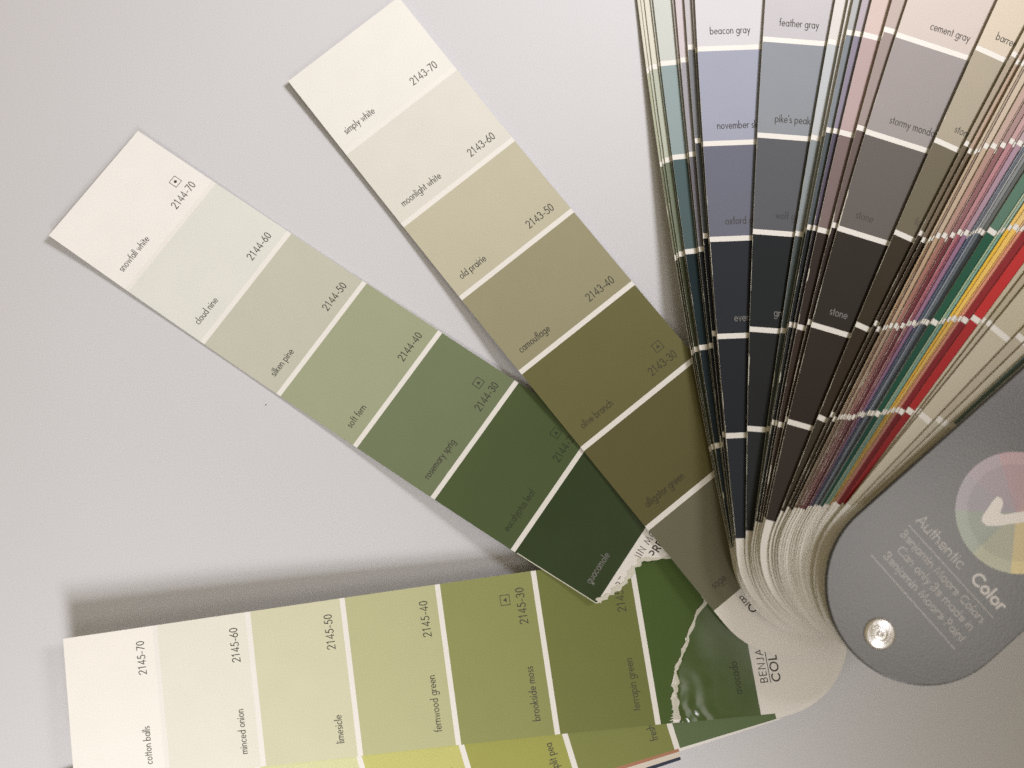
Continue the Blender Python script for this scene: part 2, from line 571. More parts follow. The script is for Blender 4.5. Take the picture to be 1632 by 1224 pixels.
# --- strip in olive tones, the uppermost of the three long ones
olive = Strip({0: (461, 128), 1: (547, 245), 2: (641, 362), 3: (735, 475), 4: (828, 592), 5: (928, 714), 6: (1033, 845), 7: (1136, 973)},
              mm([(0, 3.0), (1, 2.3), (2, 2.4), (3, 3.8), (4, 6.6), (5, 10.6), (6, 14.4), (7, 17.2), (8, 18.0)]),
              dz=lambda i, v: -2.3 * MM * v * math.exp(-((i - 5.0) / 1.1) ** 2))
c = seen_list([(246, 236, 222), (228, 219, 201), (197, 186, 155), (150, 139, 104), (109, 98, 61), (88, 76, 44), (90, 80, 58)], LEFT_WHITE)
c = fixed(c, FIX_OLIVE)
r, sw = build_strip(olive, c, "long olive strip running from white tip to brownish green end, over the torn green one", LOOSE,
            names={0: "simply white", 1: "moonlight white", 2: "old prairie", 3: "camouflage", 4: "olive branch", 5: "alligator green", 6: "sage"},
            codes={k: "2143-%d0" % (7 - k) for k in range(6)}, symbols={4: 'tri'}, nv=8, nu=8)
end_print(olive, r)

# --- torn strip in fern greens
fern_z = mm([(0, 3.4), (1, 2.0), (2, 1.1), (3, 1.2), (4, 2.6), (5, 6.0), (6, 10.2), (7, 12.0), (8, 13.2)])


def fern_dz(i, v):
    c_ = max(0.0, 1 - i / 0.8)
    curl = max(0.0, i - 6.82) / 0.5
    return (1.3 * c_ * c_ * (1 - v) + 0.5 * min(1, curl) ** 2 * (1 - v) ** 2 - 2.6 * v * math.exp(-((i - 5.1) / .9) ** 2)
            + 1.3 * max(0.0, min(1.0, (i - 6.45) / .55)) ** 2 * max(0.0, 1 - v / .55) ** 1.5) * MM


fern = Strip({0: (75, 375), 1: (210, 465), 2: (325, 548), 3: (440, 628), 4: (560, 708), 5: (690, 795), 6: (822, 882), 7: (948, 959)}, fern_z,
             right={0: (218, 203), 1: (345, 298), 2: (460, 372), 3: (580, 448), 4: (700, 523), 5: (825, 607), 6: (948, 690)}, dz=fern_dz)
tear = [(0, 7.01), (.05, 7.04), (.12, 7.09), (.2, 7.12), (.27, 7.14), (.35, 7.13), (.41, 7.16), (.46, 7.22), (.52, 7.33), (.57, 7.47), (.61, 7.56), (.68, 7.6), (1, 7.62)]
rt = random.Random(3)
tear_j = [(v, table_value(tear, v) + rt.uniform(-.024, .024)) for v in [k / 60 for k in range(61)]]
tear_f = lambda v: table_value(tear_j, v)
c = seen_list([(242, 232, 217), (225, 216, 198), (197, 187, 156), (160, 156, 119), (113, 113, 76), (83, 85, 48), (54, 58, 33)], LEFT_WHITE)
c = fixed(c, FIX_FERN)
r, sw = build_strip(fern, c, "long fern green strip with a torn off end showing under the olive strip", LOOSE,
            names={0: "snowfall white", 1: "cloud nine", 2: "silken pine", 3: "soft fern", 4: "rosemary sprig", 5: "eucalyptus leaf", 6: "guacamole"},
            codes={k: "2144-%d0" % (7 - k) for k in range(6)}, symbols={0: 'dot', 4: 'tri', 5: 'tri'}, nu=8, nv=8,
            paper_hi=tear_f, paper_vs=[k / 60 for k in range(61)])
L7, R7 = fern.at(7, 0), fern.at(7, 1)
du = (fern.at(8, 0) - L7); du.z = 0
dw = (R7 - L7); dw.z = 0


def before_tear(p):
    q = Vector((p.x - L7.x, p.y - L7.y, 0))
    det = du.x * dw.y - du.y * dw.x
    i, v = (q.x * dw.y - q.y * dw.x) / det, (du.x * q.y - du.y * q.x) / det
    return 7 + i < tear_f(v) - 0.035


end_print(fern, r, before_tear)
sw[6].data.materials[0] = M_SATIN
sheet(fern, "torn_edge", lambda v: tear_f(v) - 0.035 - 0.02 * math.sin(v * 47), lambda v: tear_f(v) + 0.012 + 0.01 * math.sin(v * 83 + 1), 3, 60, 0.06 * MM, 0.2 * MM, M_FIBRE, r, v0=0.02, v1=0.95)
sheet(fern, "scuffed_edge", 6.05, lambda v: 7.0, 40, 1, 0.03 * MM, 0.05 * MM, M_FIBRE, r, v0=0.0, v1=0.006)

# --- moss strip, raised off the table, torn across its dark end
moss_z = mm([(0, 17.5), (1, 16.6), (2, 15.2), (3, 13.4), (4, 11.4), (5, 9.9), (6, 9.4), (7, 9.4), (8, 9.5)])
crack = [(0, 6.19), (.06, 6.20), (.16, 6.215), (.25, 6.25), (.31, 6.27), (.36, 6.33), (.42, 6.37), (.47, 6.43), (.52, 6.45), (.56, 6.51), (.6, 6.55), (.64, 6.59), (.67, 6.66), (.71, 6.68), (.78, 6.71), (1, 6.76)]
rt = random.Random(11)
CN = 70
crack_j = [(k / CN, table_value(crack, k / CN) + rt.uniform(-.012, .012)) for k in range(CN + 1)]
crack_f = lambda v: table_value(crack_j, v)
crack_w = lambda v: 0.020 + 0.020 * max(0, math.sin(v * 9 + .8)) + 0.008 * math.sin(v * 61)


def moss_dz(i, v):
    z = 0.0
    if i > 6.15:
        d = i - table_value(crack, v)
        if d > 0:          # buckled flap beyond the tear
            fade = math.exp(-(d / 0.25) ** 2) * max(0.0, 1 - v / 0.6)
            w_ = fade * max(0.0, 1 - v / .30)
            z += (0.5 * fade + 0.10 * fade * math.sin(14 * i + 9 * v) + 0.24 * w_ * math.sin(38 * i + 17 * v + 1.5 * math.sin(20 * v)) + 0.17 * w_ * math.sin(41 * v - 21 * i)) * MM
    z -= 0.5 * MM * max(0.0, i - 6) * v
    return z


moss = Strip({0: (115, 1255), 1: (272, 1236), 2: (423, 1219), 3: (575, 1203), 4: (728, 1189), 5: (885, 1173), 6: (1052, 1156), 7: (1213, 1137)}, moss_z,
             right={0: (95, 1020), 1: (252, 995), 2: (400, 973), 3: (543, 954), 4: (692, 933), 5: (848, 910), 6: (1007, 889), 7: (1163, 867)}, dz=moss_dz)
c = seen_list([(251, 238, 221), (236, 227, 207), (221, 213, 178), (191, 185, 138), (146, 143, 89), (113, 111, 63), (72, 81, 40)],
              [(0, (252, 243, 230)), (3, (245, 236, 220)), (5, (232, 223, 204)), (7, (214, 205, 184))])
c = fixed(c, FIX_MOSS)
r, sw = build_strip(moss, c, "long moss green strip lying lowest at the left, dark end cracked by a white tear", LOOSE,
            names={0: "cotton balls", 1: "minced onion", 2: "limesicle", 3: "fernwood green", 4: "brookside moss", 5: "terrapin green"},
            codes={k: "2145-%d0" % (7 - k) for k in range(6)}, symbols={4: 'tri'}, nu=8, nv=8, last=6, paper_vs=sorted(set([k / 70 for k in range(71)] + ROUND_VS)), paper_nu=160)
vv = [k / CN for k in range(CN + 1)]
sheet(moss, "colour_swatch", 6 + BAR, lambda v: crack_f(v) - crack_w(v), 6, CN, 0.0, PAINT_T * .8, M_PAINT, r, c[6])
s = sheet(moss, "colour_swatch", lambda v: crack_f(v) + crack_w(v) * .6, 7.0, 60, CN, 0.2 * MM, PAINT_T * .8, M_GLOSS, r, mix(c[6], (0.06, 0.09, 0.035), .3))
s['label'] = "glossy creased end of the dark green swatch beyond the tear"
lettering(moss, s, "colour_name", "avocado", 1.66, 7.5, 6.86, tuple(q * .35 for q in c[6]), lift=0.26)
sheet(moss, "torn_edge", lambda v: crack_f(v) - crack_w(v), lambda v: crack_f(v) + crack_w(v) * .6, 3, CN, 0.24 * MM, 0.2 * MM, M_FIBRE, r, v0=0.02)
end_print(moss, r)

# --- strips below the moss strip
def lower_strip(end_xy, step, z_end, z_tip):
    left = {k: (end_xy[0] - step[0] * (7 - k), end_xy[1] - step[1] * (7 - k)) for k in (3, 5, 6, 7)}
    return Strip(left, mm([(0, z_tip), (7, z_end), (8, z_end)]), deg=1)


lime = lower_strip((1237, 1146), (157, -47.5), 8.7, 2.6)
c = seen_list([(245, 240, 200), (232, 228, 175), (222, 216, 164), (199, 191, 114), (163, 157, 83), (128, 131, 70), (92, 106, 68)],
              [(0, (252, 243, 230)), (5, (235, 226, 207)), (7, (214, 205, 184))])
c = fixed(c, {k: v for k, v in FIX_MOSS.items() if 1 < k < 5})
r, sw = build_strip(lime, c, "yellow green strip peeking out directly below the moss green strip", LOWER,
            names={2: "apple vin dew", 3: "pale avox", 4: "split pea", 5: "fresh moss", 6: "fir"})
clay = lower_strip((1082, 1198), (157, -49), 6.9, 1.15)
c = seen_list([(250, 235, 220), (240, 215, 190), (228, 190, 155), (205, 165, 130), (180, 136, 102), (160, 112, 80), (140, 98, 70)])
build_strip(clay, c, "clay orange strip edge under the yellow green strip at the bottom", LOWER, paper_hi=lambda v: 8.02 - 0.9 * max(0, v - .5))
beige = lower_strip((1084, 1206), (157, -50), 6.0, 0.75)
c = seen_list([(240, 232, 215), (232, 222, 203), (222, 212, 190), (210, 198, 175), (195, 182, 158), (185, 172, 148), (176, 163, 140)])
build_strip(beige, c, "beige strip edge between the clay orange and navy ones at the bottom", LOWER, round_=False)
navy = lower_strip((1085, 1211), (157, -52), 4.7, 0.35)
c = seen_list([(200, 205, 212), (150, 158, 170), (100, 108, 122), (70, 77, 90), (54, 60, 70), (46, 50, 58), (44, 47, 54)])
build_strip(navy, c, "dark navy strip edge lying lowest at the bottom of the photo", LOWER, round_=False)

# the closed rest of the deck under those strips
V, Fs = [], []
for k in range(7):
    z = (0.4 + 0.55 * k) * MM
    sh = random.uniform(-.3, .3) * MM
    base = len(V)
    P = [lime.at(4.6, .35), lime.at(6.9, .35), lime.at(7.6, .62), lime.at(6.9, .97), lime.at(4.6, .97)]
    for zz in (z, z + PAPER_T * 1.4):
        V += [Vector((p.x + sh, p.y - sh, zz)) for p in P]
    n = len(P)
    Fs.append(tuple(base + n + j for j in range(n)))
    Fs.append(tuple(base + j for j in reversed(range(n))))
    for j in range(n):
        q = (j + 1) % n
        Fs.append((base + j, base + q, base + n + q, base + n + j))
tag(mesh_obj("strip_stack", V, Fs, M_PAPER), kind="stuff")

# ------------------------------------------------------------------ the fan of the deck, lowest strip first
def grad(base, n0=0.88, dark=0.62):
    """a strip's seven seen colours: pale at the tip, deep at the end"""
    pale = (248, 240, 232)
    w = [n0, .74, .52, .28, 0.0, 0.0, 0.0]
    d = [1, 1, 1, 1, 1.0, (1 + dark) / 2, dark]
    return [tuple(min(250, max(6, x * dd)) for x in mix(tuple(min(240, q * 1.13) for q in base), pale, ww)) for ww, dd in zip(w, d)]


FAN = []   # (left edge pixels by bar, seen colours, label words, names)
def fan(pts, cols, words, names=None, deg=2):
    FAN.append((pts, cols, words, names, deg))


def rows(*xy):
    return {k + 2: p for k, p in enumerate(xy)}


creams = [(248, 244, 234), (240, 236, 224), (226, 223, 208), (180, 184, 160), (118, 122, 98), (80, 80, 56), (52, 52, 36)]
g3c = [(245, 243, 236), (238, 236, 226), (228, 225, 212), (190, 195, 178), (122, 132, 112), (72, 76, 56), (48, 52, 40)]
tealc = [(238, 240, 238), (226, 230, 226), (212, 216, 212), (152, 168, 168), (86, 105, 106), (38, 52, 56), (33, 42, 46)]
lilac = [(240, 236, 240), (230, 224, 230), (217, 207, 213), (166, 163, 169), (113, 111, 117), (46, 49, 55), (37, 39, 43)]
greyc = [(238, 236, 238), (225, 223, 226), (203, 200, 204), (130, 132, 136), (86, 89, 93), (39, 41, 47), (34, 36, 40)]
beacon = [(245, 243, 246), (236, 234, 238), (223, 221, 227), (167, 170, 186), (116, 119, 133), (53, 56, 63), (37, 39, 43)]
feather = [(242, 240, 243), (228, 225, 228), (207, 204, 209), (149, 154, 160), (99, 101, 105), (43, 46, 48), (36, 37, 37)]
h1c = [(246, 244, 244), (240, 237, 236), (230, 226, 225), (196, 200, 202), (150, 158, 160), (92, 102, 103), (66, 73, 72)]
h2c = [(250, 248, 246), (245, 243, 242), (238, 236, 234), (216, 216, 215), (165, 172, 172), (88, 98, 100), (60, 66, 66)]
h3c = [(236, 236, 237), (218, 219, 220), (188, 191, 193), (134, 141, 147), (89, 97, 101), (35, 39, 41), (33, 35, 35)]
h4c = [(240, 234, 240), (222, 212, 222), (192, 182, 192), (146, 139, 156), (96, 89, 106), (51, 45, 51), (44, 36, 36)]
h5c = [(246, 236, 233), (236, 220, 216), (222, 202, 198), (191, 169, 167), (133, 116, 113), (63, 53, 49), (55, 43, 37)]
h6c = [(242, 232, 228), (226, 214, 209), (202, 187, 182), (166, 151, 147), (113, 99, 95), (59, 47, 43), (47, 37, 31)]
cement = [(246, 240, 236), (236, 227, 222), (223, 211, 205), (166, 159, 157), (111, 106, 101), (61, 56, 51), (49, 41, 35)]
barren = [(247, 240, 230), (240, 230, 217), (229, 216, 199), (183, 173, 153), (121, 113, 93), (69, 61, 45), (51, 43, 31)]
k1c = [(246, 238, 228), (238, 228, 214), (226, 212, 194), (182, 168, 148), (118, 106, 86), (74, 62, 46), (56, 45, 32)]
k2c = [(250, 236, 228), (240, 222, 212), (226, 204, 190), (196, 172, 152), (126, 110, 90), (70, 58, 42), (54, 43, 30)]

for lst in (creams, g3c, tealc, lilac, greyc, beacon, feather, h1c, h2c, h3c, h4c, h5c, h6c, cement, barren, k1c, k2c):
    lst.pop(0)
    lst.append(tuple(max(16, q * .86) for q in lst[-1]))

fan({2: (1031, 112), 3: (1051, 264), 4: (1075.4, 409.6), 5: (1102, 560.5), 6: (1130.6, 718), 7: (1163, 874)}, creams, "olive cream strip at the far left edge of the deck fan")
fan({2: (1035, 109), 3: (1056, 257), 4: (1079, 407), 5: (1104, 558), 6: (1132, 716), 7: (1164, 873)}, g3c, "thin grey green sliver next to the left edge of the deck fan")
fan({2: (1040, 107), 3: (1060, 254), 4: (1082, 406), 5: (1106.5, 556), 6: (1134, 714), 7: (1164.8, 872)}, g3c, "sage grey strip second wide one from the fan's left edge")
fan({2: (1049, 102), 3: (1070, 253), 4: (1090.5, 403), 5: (1112.5, 553), 6: (1137.5, 712), 7: (1166, 872)}, tealc, "hairline teal sliver on the left of the blue green strip")
fan({2: (1052.5, 101), 3: (1072.6, 252), 4: (1092.5, 402), 5: (1114, 552), 6: (1139, 712), 7: (1166.8, 872)}, tealc, "dusty blue green strip in the left part of the fan")
fan({2: (1081, 97), 3: (1095, 248), 4: (1110.5, 398), 5: (1129, 550.5), 6: (1149, 710), 7: (1168, 871)}, lilac, "hairline lilac sliver on the right of the blue green strip")
fan({2: (1085, 96), 3: (1098, 246), 4: (1113, 397), 5: (1131, 550), 6: (1150.5, 710), 7: (1168.8, 870)}, lilac, "lilac grey strip right of the blue green strip")
fan({2: (1096.5, 74), 3: (1107, 226), 4: (1120.5, 377), 5: (1135, 531), 6: (1152, 690), 7: (1169.4, 862)}, greyc, "cool grey sliver left of the blue grey strip, bars standing higher")
fan({2: (1108, 80), 3: (1118, 231), 4: (1129, 383), 5: (1141.5, 537), 6: (1157, 696), 7: (1171, 860)}, greyc, "hairline charcoal sliver against the blue grey strip's left edge")
fan({2: (1112, 78), 3: (1120.6, 229.5), 4: (1131, 381.5), 5: (1143, 536), 6: (1158, 695), 7: (1172, 858)}, beacon, "wide blue grey strip, left of the two cool grey ones in the fan",
    {1: "beacon gray", 2: "november skies", 3: "oxford gray", 4: "evening dove", 5: "ocean floor"})
fan({2: (1216, 62), 3: (1207, 215), 4: (1200, 369), 5: (1195, 523.5), 6: (1191, 684), 7: (1189, 845)}, feather, "wide neutral grey strip, right of the blue grey one in the fan",
    {1: "feather gray", 2: "pike's peak gray", 3: "wolf gray", 4: "gravel gray", 5: "black ink"})
fan({2: (1320, 66), 3: (1292, 217), 4: (1268, 372), 5: (1245, 526), 6: (1222, 684), 7: (1201.5, 842)}, h1c, "pale silver sliver along the right of the neutral grey strip")
fan({2: (1341, 60), 3: (1309, 213), 4: (1282, 367), 5: (1255.6, 518), 6: (1228, 677), 7: (1203, 836)}, h2c, "near white sliver between the silver and slate ones")
fan({2: (1350, 50), 3: (1316, 208), 4: (1286, 362), 5: (1259.4, 515), 6: (1230, 673), 7: (1204.5, 831)}, h3c, "slate blue grey sliver beside the near white one")
fan({2: (1362.5, 52), 3: (1328, 209), 4: (1296, 363), 5: (1266, 516.5), 6: (1236, 675), 7: (1209, 832)}, h4c, "dusky mauve sliver in the middle of the fan")
fan({2: (1376, 54), 3: (1338, 212), 4: (1303.5, 365), 5: (1271, 519), 6: (1240, 677), 7: (1213, 833)}, h5c, "pinkish taupe sliver right of the mauve one")
fan({2: (1410, 44), 3: (1364.7, 206), 4: (1324, 358.5), 5: (1289, 510), 6: (1253, 667), 7: (1217, 825)}, h6c, "brownish rose sliver on the left of the wide warm grey strip")
fan({2: (1429.7, 53.5), 3: (1378.7, 212), 4: (1334, 363), 5: (1295, 515), 6: (1256, 672), 7: (1220, 828)}, cement, "wide warm grey strip to the right of the fan's middle",
    {1: "cement gray", 2: "stormy monday", 3: "stone", 4: "stone", 5: "brown tar"})
fan({2: (1556.6, 75), 3: (1489.5, 223), 4: (1424.6, 370), 5: (1364.7, 514), 6: (1305.5, 666), 7: (1244, 813)}, barren, "wide khaki brown strip right of the warm grey strip",
    {1: "barren plain", 2: "stone hearth", 3: "fossil"})
fan({2: (1613, 84), 3: (1538.5, 228), 4: (1464, 372), 5: (1394, 513), 6: (1325, 658), 7: (1255.5, 808)}, k1c, "hairline tan sliver on the right of the khaki brown strip")
fan({2: (1620, 97), 3: (1543, 241), 4: (1470, 380), 5: (1397.6, 523), 6: (1327.6, 667), 7: (1260, 812)}, k2c, "rosy brown strip between the khaki strip and the coloured slivers")

# tightly packed coloured edges: x of the bar in the fifth row, seen colour there, words
EDGE = [(1408, (150, 125, 95), "tan"), (1412.5, (104, 76, 58), "walnut brown"), (1418, (158, 134, 108), "sand"),
        (1421.5, (112, 72, 62), "rust brown"), (1426, (138, 96, 84), "rosy clay"), (1430, (122, 72, 70), "brick rose"),
        (1436.5, (92, 42, 46), "wide maroon"), (1446, (146, 84, 94), "raspberry rose"), (1450, (112, 58, 76), "plum"),
        (1454.5, (128, 96, 116), "mauve"), (1458, (58, 64, 86), "navy blue"), (1462, (98, 110, 132), "steel blue"),
        (1465.5, (66, 78, 98), "denim blue"), (1469, (120, 126, 132), "pale slate"), (1472.5, (84, 92, 96), "pewter"),
        (1476, (40, 46, 46), "blackish green"), (1482, (128, 134, 124), "grey sage"), (1485, (30, 74, 54), "wide dark green"),
        (1498, (146, 164, 132), "pale green"), (1503, (116, 150, 134), "sea green"), (1507.5, (160, 166, 118), "pale moss"),
        (1511, (208, 160, 52), "bright yellow"), (1518, (204, 164, 84), "ochre yellow"), (1523, (192, 142, 92), "apricot"),
        (1528, (188, 124, 100), "salmon"), (1533.6, (122, 34, 36), "wide dark red"), (1549, (164, 42, 40), "wide bright red")]
i7x = lambda x: 1260 + (x - 1397.6) * (1343 - 1260) / (1549 - 1397.6)
for x, cc, words in EDGE:
    t = (x - 1397.6) / (1549 - 1397.6)
    y5, y7 = 523 + (504 - 523) * t + random.uniform(-3.5, 3.5), 812 + (799 - 812) * t + random.uniform(-2.5, 2.5)
    p5, p7 = Vector((x, y5)), Vector((i7x(x), y7))
    st = (p5 - p7) / 2
    back = 72 + (106 - 72) * t
    p4 = p5 + Vector((st.x * 1.02, st.y * .985))
    p3 = p4 + Vector((st.x * 1.03, st.y * .975))
    fan({3: tuple(p3), 4: tuple(p4), 5: tuple(p5), 6: tuple((p5 + p7) / 2 + Vector((-.5, 0))), 7: tuple(p7)}, grad(cc),
        words + " sliver among the packed coloured edges of the fan")
offw = [(248, 240, 225), (238, 229, 210), (222, 211, 188), (200, 189, 164), (176, 164, 138), (166, 155, 130), (158, 148, 124)]
offv = [(248, 240, 225), (240, 232, 214), (228, 218, 198), (208, 198, 174), (188, 177, 151), (176, 165, 140), (165, 155, 130)]
fan({5: (1566, 508), 6: (1459, 655), 7: (1352, 799)}, offv, "ivory sliver directly right of the bright red edge", None, 1)
fan({5: (1574, 512), 6: (1464, 657), 7: (1354, 799)}, offw, "cream sliver second to the right of the bright red edge", None, 1)
fan({5: (1582, 519), 6: (1464, 662), 7: (1352, 800)}, offv, "wide off white strip between the red edges and the cover", None, 1)
fan({5: (1622, 532), 6: (1492, 668), 7: (1366, 800)}, offw, "putty coloured sliver right of the wide off white strip", None, 1)
fan({5: (1634, 545), 6: (1502, 674), 7: (1374, 800)}, offv, "cream sliver touching the grey teal strip near the cover", None, 1)
tl = [(240, 240, 232), (214, 220, 212), (176, 188, 180), (136, 150, 142), (108, 122, 114), (98, 113, 106), (170, 160, 136)]
fan({5: (1648, 553), 6: (1514, 677), 7: (1384, 800)}, tl, "grey teal strip near the edge of the smoky cover", None, 1)
fan({5: (1661, 555), 6: (1523, 678), 7: (1386, 802)}, [(236, 230, 220)] * 7, "plain white strip tucked along the upper edge of the cover", None, 1)
N = len(FAN)
for n, (pts, cols, words, names, deg) in enumerate(FAN):
    zp = 21.4 + (0.85 * n if n < 21 else 17.85 + 0.22 * (n - 21) if n < 48 else 23.79 + 0.75 * (n - 48))
    zt = 0.8 + 47.0 * ((zp - 21.4) / 28.3) ** 1.5
    s = Strip(pts, (lambda i, zp=zp, zt=zt: (zt + (zp - zt) * min(1.0, max(0.0, i / 7)) ** (2.2 - 0.5 * min(1.0, zt / 12))) * MM), deg=deg)
    shade = WHITE_AT
    root, _ = build_strip(s, fixed(fixed(seen_list(cols, shade), FIX_FAN if n < 21 else {}), {4: (.92, .85, .8), 5: (.95, .9, .85)} if cols in (h5c, h6c, cement, barren, k1c, k2c) else {}), words, DECK, paper_t=(0.14 * MM if 20 <= n < 48 else PAPER_T), names=names, nu=2 if not names else 6, nv=3 if not names else 6)

# worn white paper showing along the left edges of the strips
    if n < 30:
        rw = random.Random(100 + n)
        V, Fs = [], []
        steps = 150
        w_now, left_run = 0.0, 0
        for k in range(steps + 1):
            t = 2.0 + 4.97 * k / steps
            if left_run <= 0:
                if w_now > 0.03:
                    w_now, left_run = 0.006, rw.randint(3, 22) if t > 3.6 else rw.randint(12, 40)
                else:
                    w_now, left_run = rw.choice([.06, .07, .08, .08, .10, .12, .26]) * (1.0 if n < 21 else .6), rw.randint(2, 12) if t > 3.6 else rw.randint(1, 4)
            left_run -= 1
            w = w_now * (rw.uniform(.6, 1.3) if w_now > .03 else 1.0)
            V += [s.at(t, -0.0006, .012 * MM), s.at(t, w * MM / STRIP_W, .012 * MM)]
            if k:
                q = 2 * (k - 1)
                Fs.append((q, q + 2, q + 3, q + 1))
        mesh_obj("worn_edge", V, Fs, M_FIBRE, root)

# ------------------------------------------------------------------ the smoky plastic cover with its rivet
ZC = 52.9 * MM
CT = 2.2 * MM
ctr = unproject(1471, 937, ZC)
e1, e2 = unproject(1440, 755, ZC), unproject(1632, 585, ZC)
ax = (e2 - e1); ax.z = 0; ax.normalize()            # from the rivet end towards the other end
nx = Vector((ax.y, -ax.x, 0))                        # towards the lower right of the photo
RAD = abs((e1 - ctr).dot(nx))
M_COVER, nt, b = new_mat("smoky_frosted_plastic")
tc = add(nt, 'ShaderNodeTexCoord')
n1 = add(nt, 'ShaderNodeTexNoise', Scale=30.0, Detail=6.0)
nt.links.new(tc.outputs['Object'], n1.inputs['Vector'])
cr = add(nt, 'ShaderNodeValToRGB')
cr.color_ramp.elements[0].position, cr.color_ramp.elements[1].position = 0.3, 0.75
cr.color_ramp.elements[0].color = (0.062, 0.063, 0.066, 1)
cr.color_ramp.elements[1].color = (0.078, 0.079, 0.082, 1)
nt.links.new(n1.outputs['Fac'], cr.inputs['Fac'])
nt.links.new(cr.outputs[0], b.inputs['Base Color'])
n2 = add(nt, 'ShaderNodeTexNoise', Scale=1500.0, Detail=4.0)
nt.links.new(tc.outputs['Object'], n2.inputs['Vector'])
bp = add(nt, 'ShaderNodeBump', Strength=0.15, Distance=0.0002)
nt.links.new(n2.outputs['Fac'], bp.inputs['Height'])
nt.links.new(bp.outputs[0], b.inputs['Normal'])
b.inputs['Roughness'].default_value = 0.22
b.inputs['Specular IOR Level'].default_value = 0.8
M_EDGE, nt, b = new_mat("black_polished_edge")
b.inputs['Base Color'].default_value = (0.015, 0.015, 0.016, 1)
b.inputs['Roughness'].default_value = 0.12
nn_ = add(nt, 'ShaderNodeTexNoise', Scale=600.0)
bp = add(nt, 'ShaderNodeBump', Strength=0.3, Distance=0.0003)
nt.links.new(nn_.outputs['Fac'], bp.inputs['Height'])
nt.links.new(bp.outputs[0], b.inputs['Normal'])


def cover_outline(inset):
    r_ = RAD - inset
    P = [ctr + (-ax * math.sin(a) + nx * -math.cos(a)) * r_ for a in [math.pi * k / 48 for k in range(49)]]
    LEN = 262 * MM - inset
    cr_ = 8 * MM
    for k in range(13):
        a = math.pi / 2 * k / 12
        P.append(ctr + ax * (LEN - cr_ + cr_ * math.sin(a)) + nx * (r_ - cr_ + cr_ * math.cos(a)))
    for k in range(13):
        a = math.pi / 2 * k / 12
        P.append(ctr + ax * (LEN - cr_ + cr_ * math.cos(a)) - nx * (r_ - cr_ + cr_ * math.sin(a)))
    return P


V, Fs = [], []
levels = [(0.5, 0.0), (0.15, -0.12), (0.0, -0.5), (0.0, -1.7), (0.3, -2.2)]
for ins, dz in levels:
    V += [Vector((p.x, p.y, ZC + dz * MM)) for p in cover_outline(ins * MM)]
n = len(cover_outline(0))
Fs.append(tuple(reversed(range(n))))
for L in range(len(levels) - 1):
    for j in range(n):
        q = (j + 1) % n
        Fs.append((L * n + j, L * n + q, (L + 1) * n + q, (L + 1) * n + j))
Fs.append(tuple((len(levels) - 1) * n + j for j in range(n)))
cover = mesh_obj("deck_cover", V, Fs, M_COVER)
cover.data.materials.append(M_EDGE)
for p in cover.data.polygons:
    if p.index > n: p.material_index = 1
tag(cover, "smoky grey plastic cover of the fan deck with colour wheel and silver rivet", "fan deck cover")

# rivet
M_METAL, nt, b = new_mat("bright_rivet_metal")
b.inputs['Base Color'].default_value = (0.98, 0.98, 0.99, 1)
b.inputs['Metallic'].default_value = 1.0
tc = add(nt, 'ShaderNodeTexCoord')
nn_ = add(nt, 'ShaderNodeTexNoise', Scale=700.0, Detail=3.0)
nt.links.new(tc.outputs['Object'], nn_.inputs['Vector'])
bp = add(nt, 'ShaderNodeBump', Strength=0.5, Distance=0.0003)
nt.links.new(nn_.outputs['Fac'], bp.inputs['Height'])
nt.links.new(bp.outputs[0], b.inputs['Normal'])
b.inputs['Roughness'].default_value = 0.38
rv = unproject(1404, 1011, ZC + 1.2 * MM)
prof = [(0.0, .55), (.55, .55), (.75, .95), (1.0, .95), (1.2, .7), (2.1, .8), (2.45, 1.1), (2.75, 1.1), (3.0, .95), (4.1, .95), (4.8, .7), (5.15, .25), (5.2, 0.0)]
V, Fs, SEG = [], [], 48
for rr, hh in prof:
    for k in range(SEG):
        a = 2 * math.pi * k / SEG
        V.append(Vector((rv.x + rr * MM * math.cos(a), rv.y + rr * MM * math.sin(a), ZC + (hh + .02) * MM)))
for L in range(len(prof) - 1):
    for k in range(SEG):
        q = (k + 1) % SEG
        Fs.append((L * SEG + k, (L + 1) * SEG + k, (L + 1) * SEG + q, L * SEG + q))
riv = mesh_obj("rivet", V, Fs, M_METAL, cover, True)
V, Fs = [], []
for zz in (1 * MM, ZC - CT - 0.3 * MM):
    for k in range(16):
        a = 2 * math.pi * k / 16
        V.append(Vector((rv.x + 2.0 * MM * math.cos(a), rv.y + 2.0 * MM * math.sin(a), zz)))
for k in range(16):
    q = (k + 1) % 16
    Fs.append((k, q, 16 + q, 16 + k))
Fs += [tuple(range(16, 32)), tuple(reversed(range(16)))]
mesh_obj("rivet_shaft", V, Fs, M_METAL, cover)

